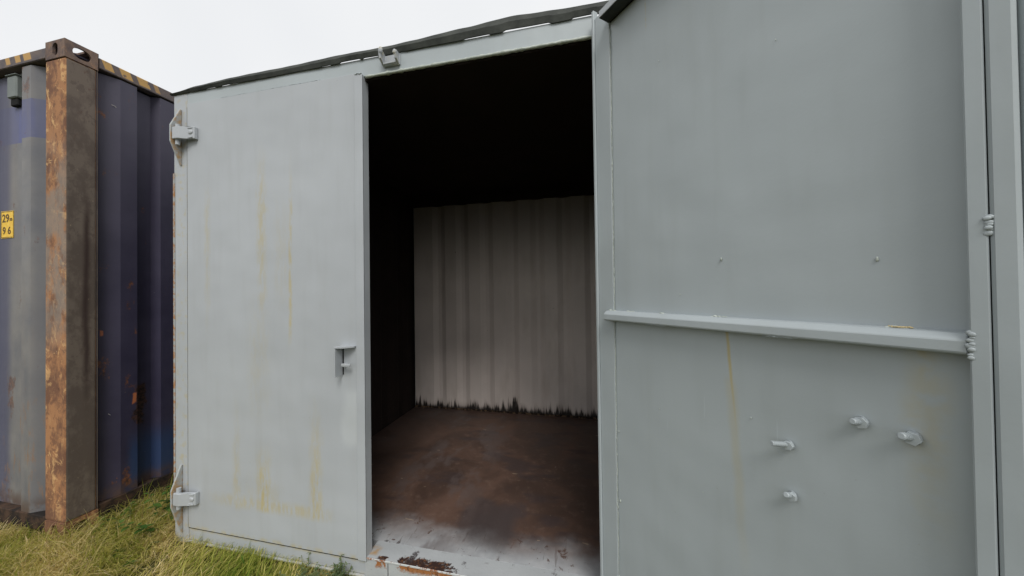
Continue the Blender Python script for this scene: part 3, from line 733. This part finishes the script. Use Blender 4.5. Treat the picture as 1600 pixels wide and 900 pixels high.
def scatter(n, x0, x1, y0, y1, m=.012):
    out = []
    while len(out) < n:
        x, y = rng.uniform(x0, x1), rng.uniform(y0, y1)
        if blocked(x, y, m): continue
        pn = .5 + .5*math.sin(x*5.1+2*math.sin(y*4+1)+.7)*math.cos(y*6.3+1.5*math.sin(x*3.7))
        tn = .26 + .58*pn
        la = .35 + .8*math.sin(x*2.3+y*1.9)
        out.append((x, y, gheight(x, y)-.004, tn, la))
    return out
g1 = blades('grass', scatter(3900, -2.3, 1.7, -1.0, 2.1), .08, .25, 24, MP['grass'], 'long yellow green grass leaning over in front of the containers', 'grass', lean=1.7, wd=.0019)
g1['kind'] = 'stuff'
g2 = blades('meadow_grass', scatter(4200, -8, 8, -7, 5.5, .05), .09, .26, 8, MP['grass'], 'open rough meadow grass all around the containers', 'grass', lean=.9, spread=.09, wd=.005, seg=3)
g2['kind'] = 'stuff'
# dry straw tufts by the blue container
def tuft(x, y, n, h0, h1, lean_dir, label, lean=.9):
    o = blades('dry_grass_tuft', [(0, 0, 0, .6, lean_dir)], h0, h1, n, MP['straw'], label, 'dry grass', lean=lean, spread=.03, wd=.0016, droop=.55, seg=5)
    o.location = (x, y, gheight(x, y)-.004); return o
tuft(-.50, -.20, 26, .22, .40, .3, 'dry straw coloured grass stalks in front of the rusty corner post')
tuft(-.73, -.215, 40, .10, .22, 2.4, 'matted dry grass bunch at the foot of the rusty corner post, on its left')
tuft(-.36, .02, 14, .30, .48, .6, 'tall thin dry stalks between the two containers')
tuft(-.62, -.42, 22, .22, .42, .5, 'long pale dry stalks leaning right in the grass at the bottom left')
tuft(-.12, -.30, 18, .14, .30, .7, 'pale dry stalks in the grass before the lower hinge')
tuft(.42, -.10, 14, .06, .16, .8, 'short dry stalks against the grey base rail')
# leafy weeds
def weed(x, y, n, h, sp, leaf, mat, stemm, label, name='weed', serr=True):
    root = thing(name, label, 'weed', (x, y, gheight(x, y)-.005))
    V, F, T = [], [], []; base = 0; bmS = bmesh.new()
    for k in range(n):
        a = rng.uniform(0, 6.283); rr = abs(rng.normal(0, sp)); p = Vector((rr*.35*math.cos(a), rr*.35*math.sin(a), 0)); hh = h*rng.uniform(.6, 1.1)
        top = Vector((rr*math.cos(a), rr*math.sin(a), hh)); pts = [p.lerp(top, t) + Vector((0, 0, .02*math.sin(t*3.1))) for t in (0, .35, .7, 1)]
        for u, v_ in zip(pts, pts[1:]): tube(bmS, u, v_, .0016, .0012, 4, False)
        nl = int(10 + 6*rng.random())
        for q in range(nl):
            t = (q+1.5)/(nl+1); c0 = p.lerp(top, t); az = q*2.4 + rng.uniform(-.4, .4); L = leaf*(1-.45*t)*rng.uniform(.7, 1.25); wd_ = L*(.30 if serr else .20)
            d = Vector((math.cos(az), math.sin(az), rng.uniform(-.1, .7))).normalized(); s_ = d.cross(Vector((0, 0, 1))).normalized(); nn = s_.cross(d)
            tn = float(np.clip(rng.normal(.5, .25), 0, 1))
            lobes = ((0, .05), (.25, .8), (.33, .45 if not serr else .9), (.5, 1.0), (.58, .5 if not serr else .85), (.75, .65), (1, .03))
            for (tt, ww) in lobes:
                dd = c0 + d*L*tt - Vector((0, 0, L*.35*tt*tt))
                V += [tuple(dd - s_*wd_*ww + nn*.12*wd_), tuple(dd - nn*.10*wd_), tuple(dd + s_*wd_*ww + nn*.12*wd_)]; T += [tn]*3
            for m_ in range(len(lobes)-1):
                b_ = base+3*m_; F += [(b_, b_+1, b_+4, b_+3), (b_+1, b_+2, b_+5, b_+4)]
            base += 3*len(lobes)
    me = bpy.data.meshes.new('leaves'); me.from_pydata(V, [], F); at_ = me.attributes.new('tint', 'FLOAT', 'POINT'); at_.data.foreach_set('value', np.array(T, 'f')); me.materials.append(mat)
    me.shade_smooth(); o = bpy.data.objects.new('leaves', me); col.objects.link(o); o.parent = root
    obj('stems', bmS, stemm, root, kind='stuff'); return root
g = NT('stem', .7); MP['stem'] = g.done((.14, .16, .06))
weed(1.13, -.060, 26, .135, .085, .034, MP['mug'], MP['stem'], 'grey green ragged leaved weed at the corner of the threshold', serr=False)
weed(.97, -.08, 14, .10, .08, .030, MP['mug'], MP['stem'], 'low grey green weed spreading under the grey base rail', serr=False)
weed(-.20, .10, 12, .24, .13, .060, MP['weed'], MP['stem'], 'bright green nettle like weed in the gap between the containers')
weed(-.42, .02, 8, .15, .10, .045, MP['weed'], MP['stem'], 'low green weed beside the foot of the dark blue side wall')
weed(-1.18, -.24, 7, .09, .08, .050, MP['weed'], MP['stem'], 'green broad leaved weed at the left edge below the blue front wall')
weed(-.13, -.16, 6, .10, .08, .042, MP['weed'], MP['stem'], 'small green weed in front of the lower hinge')
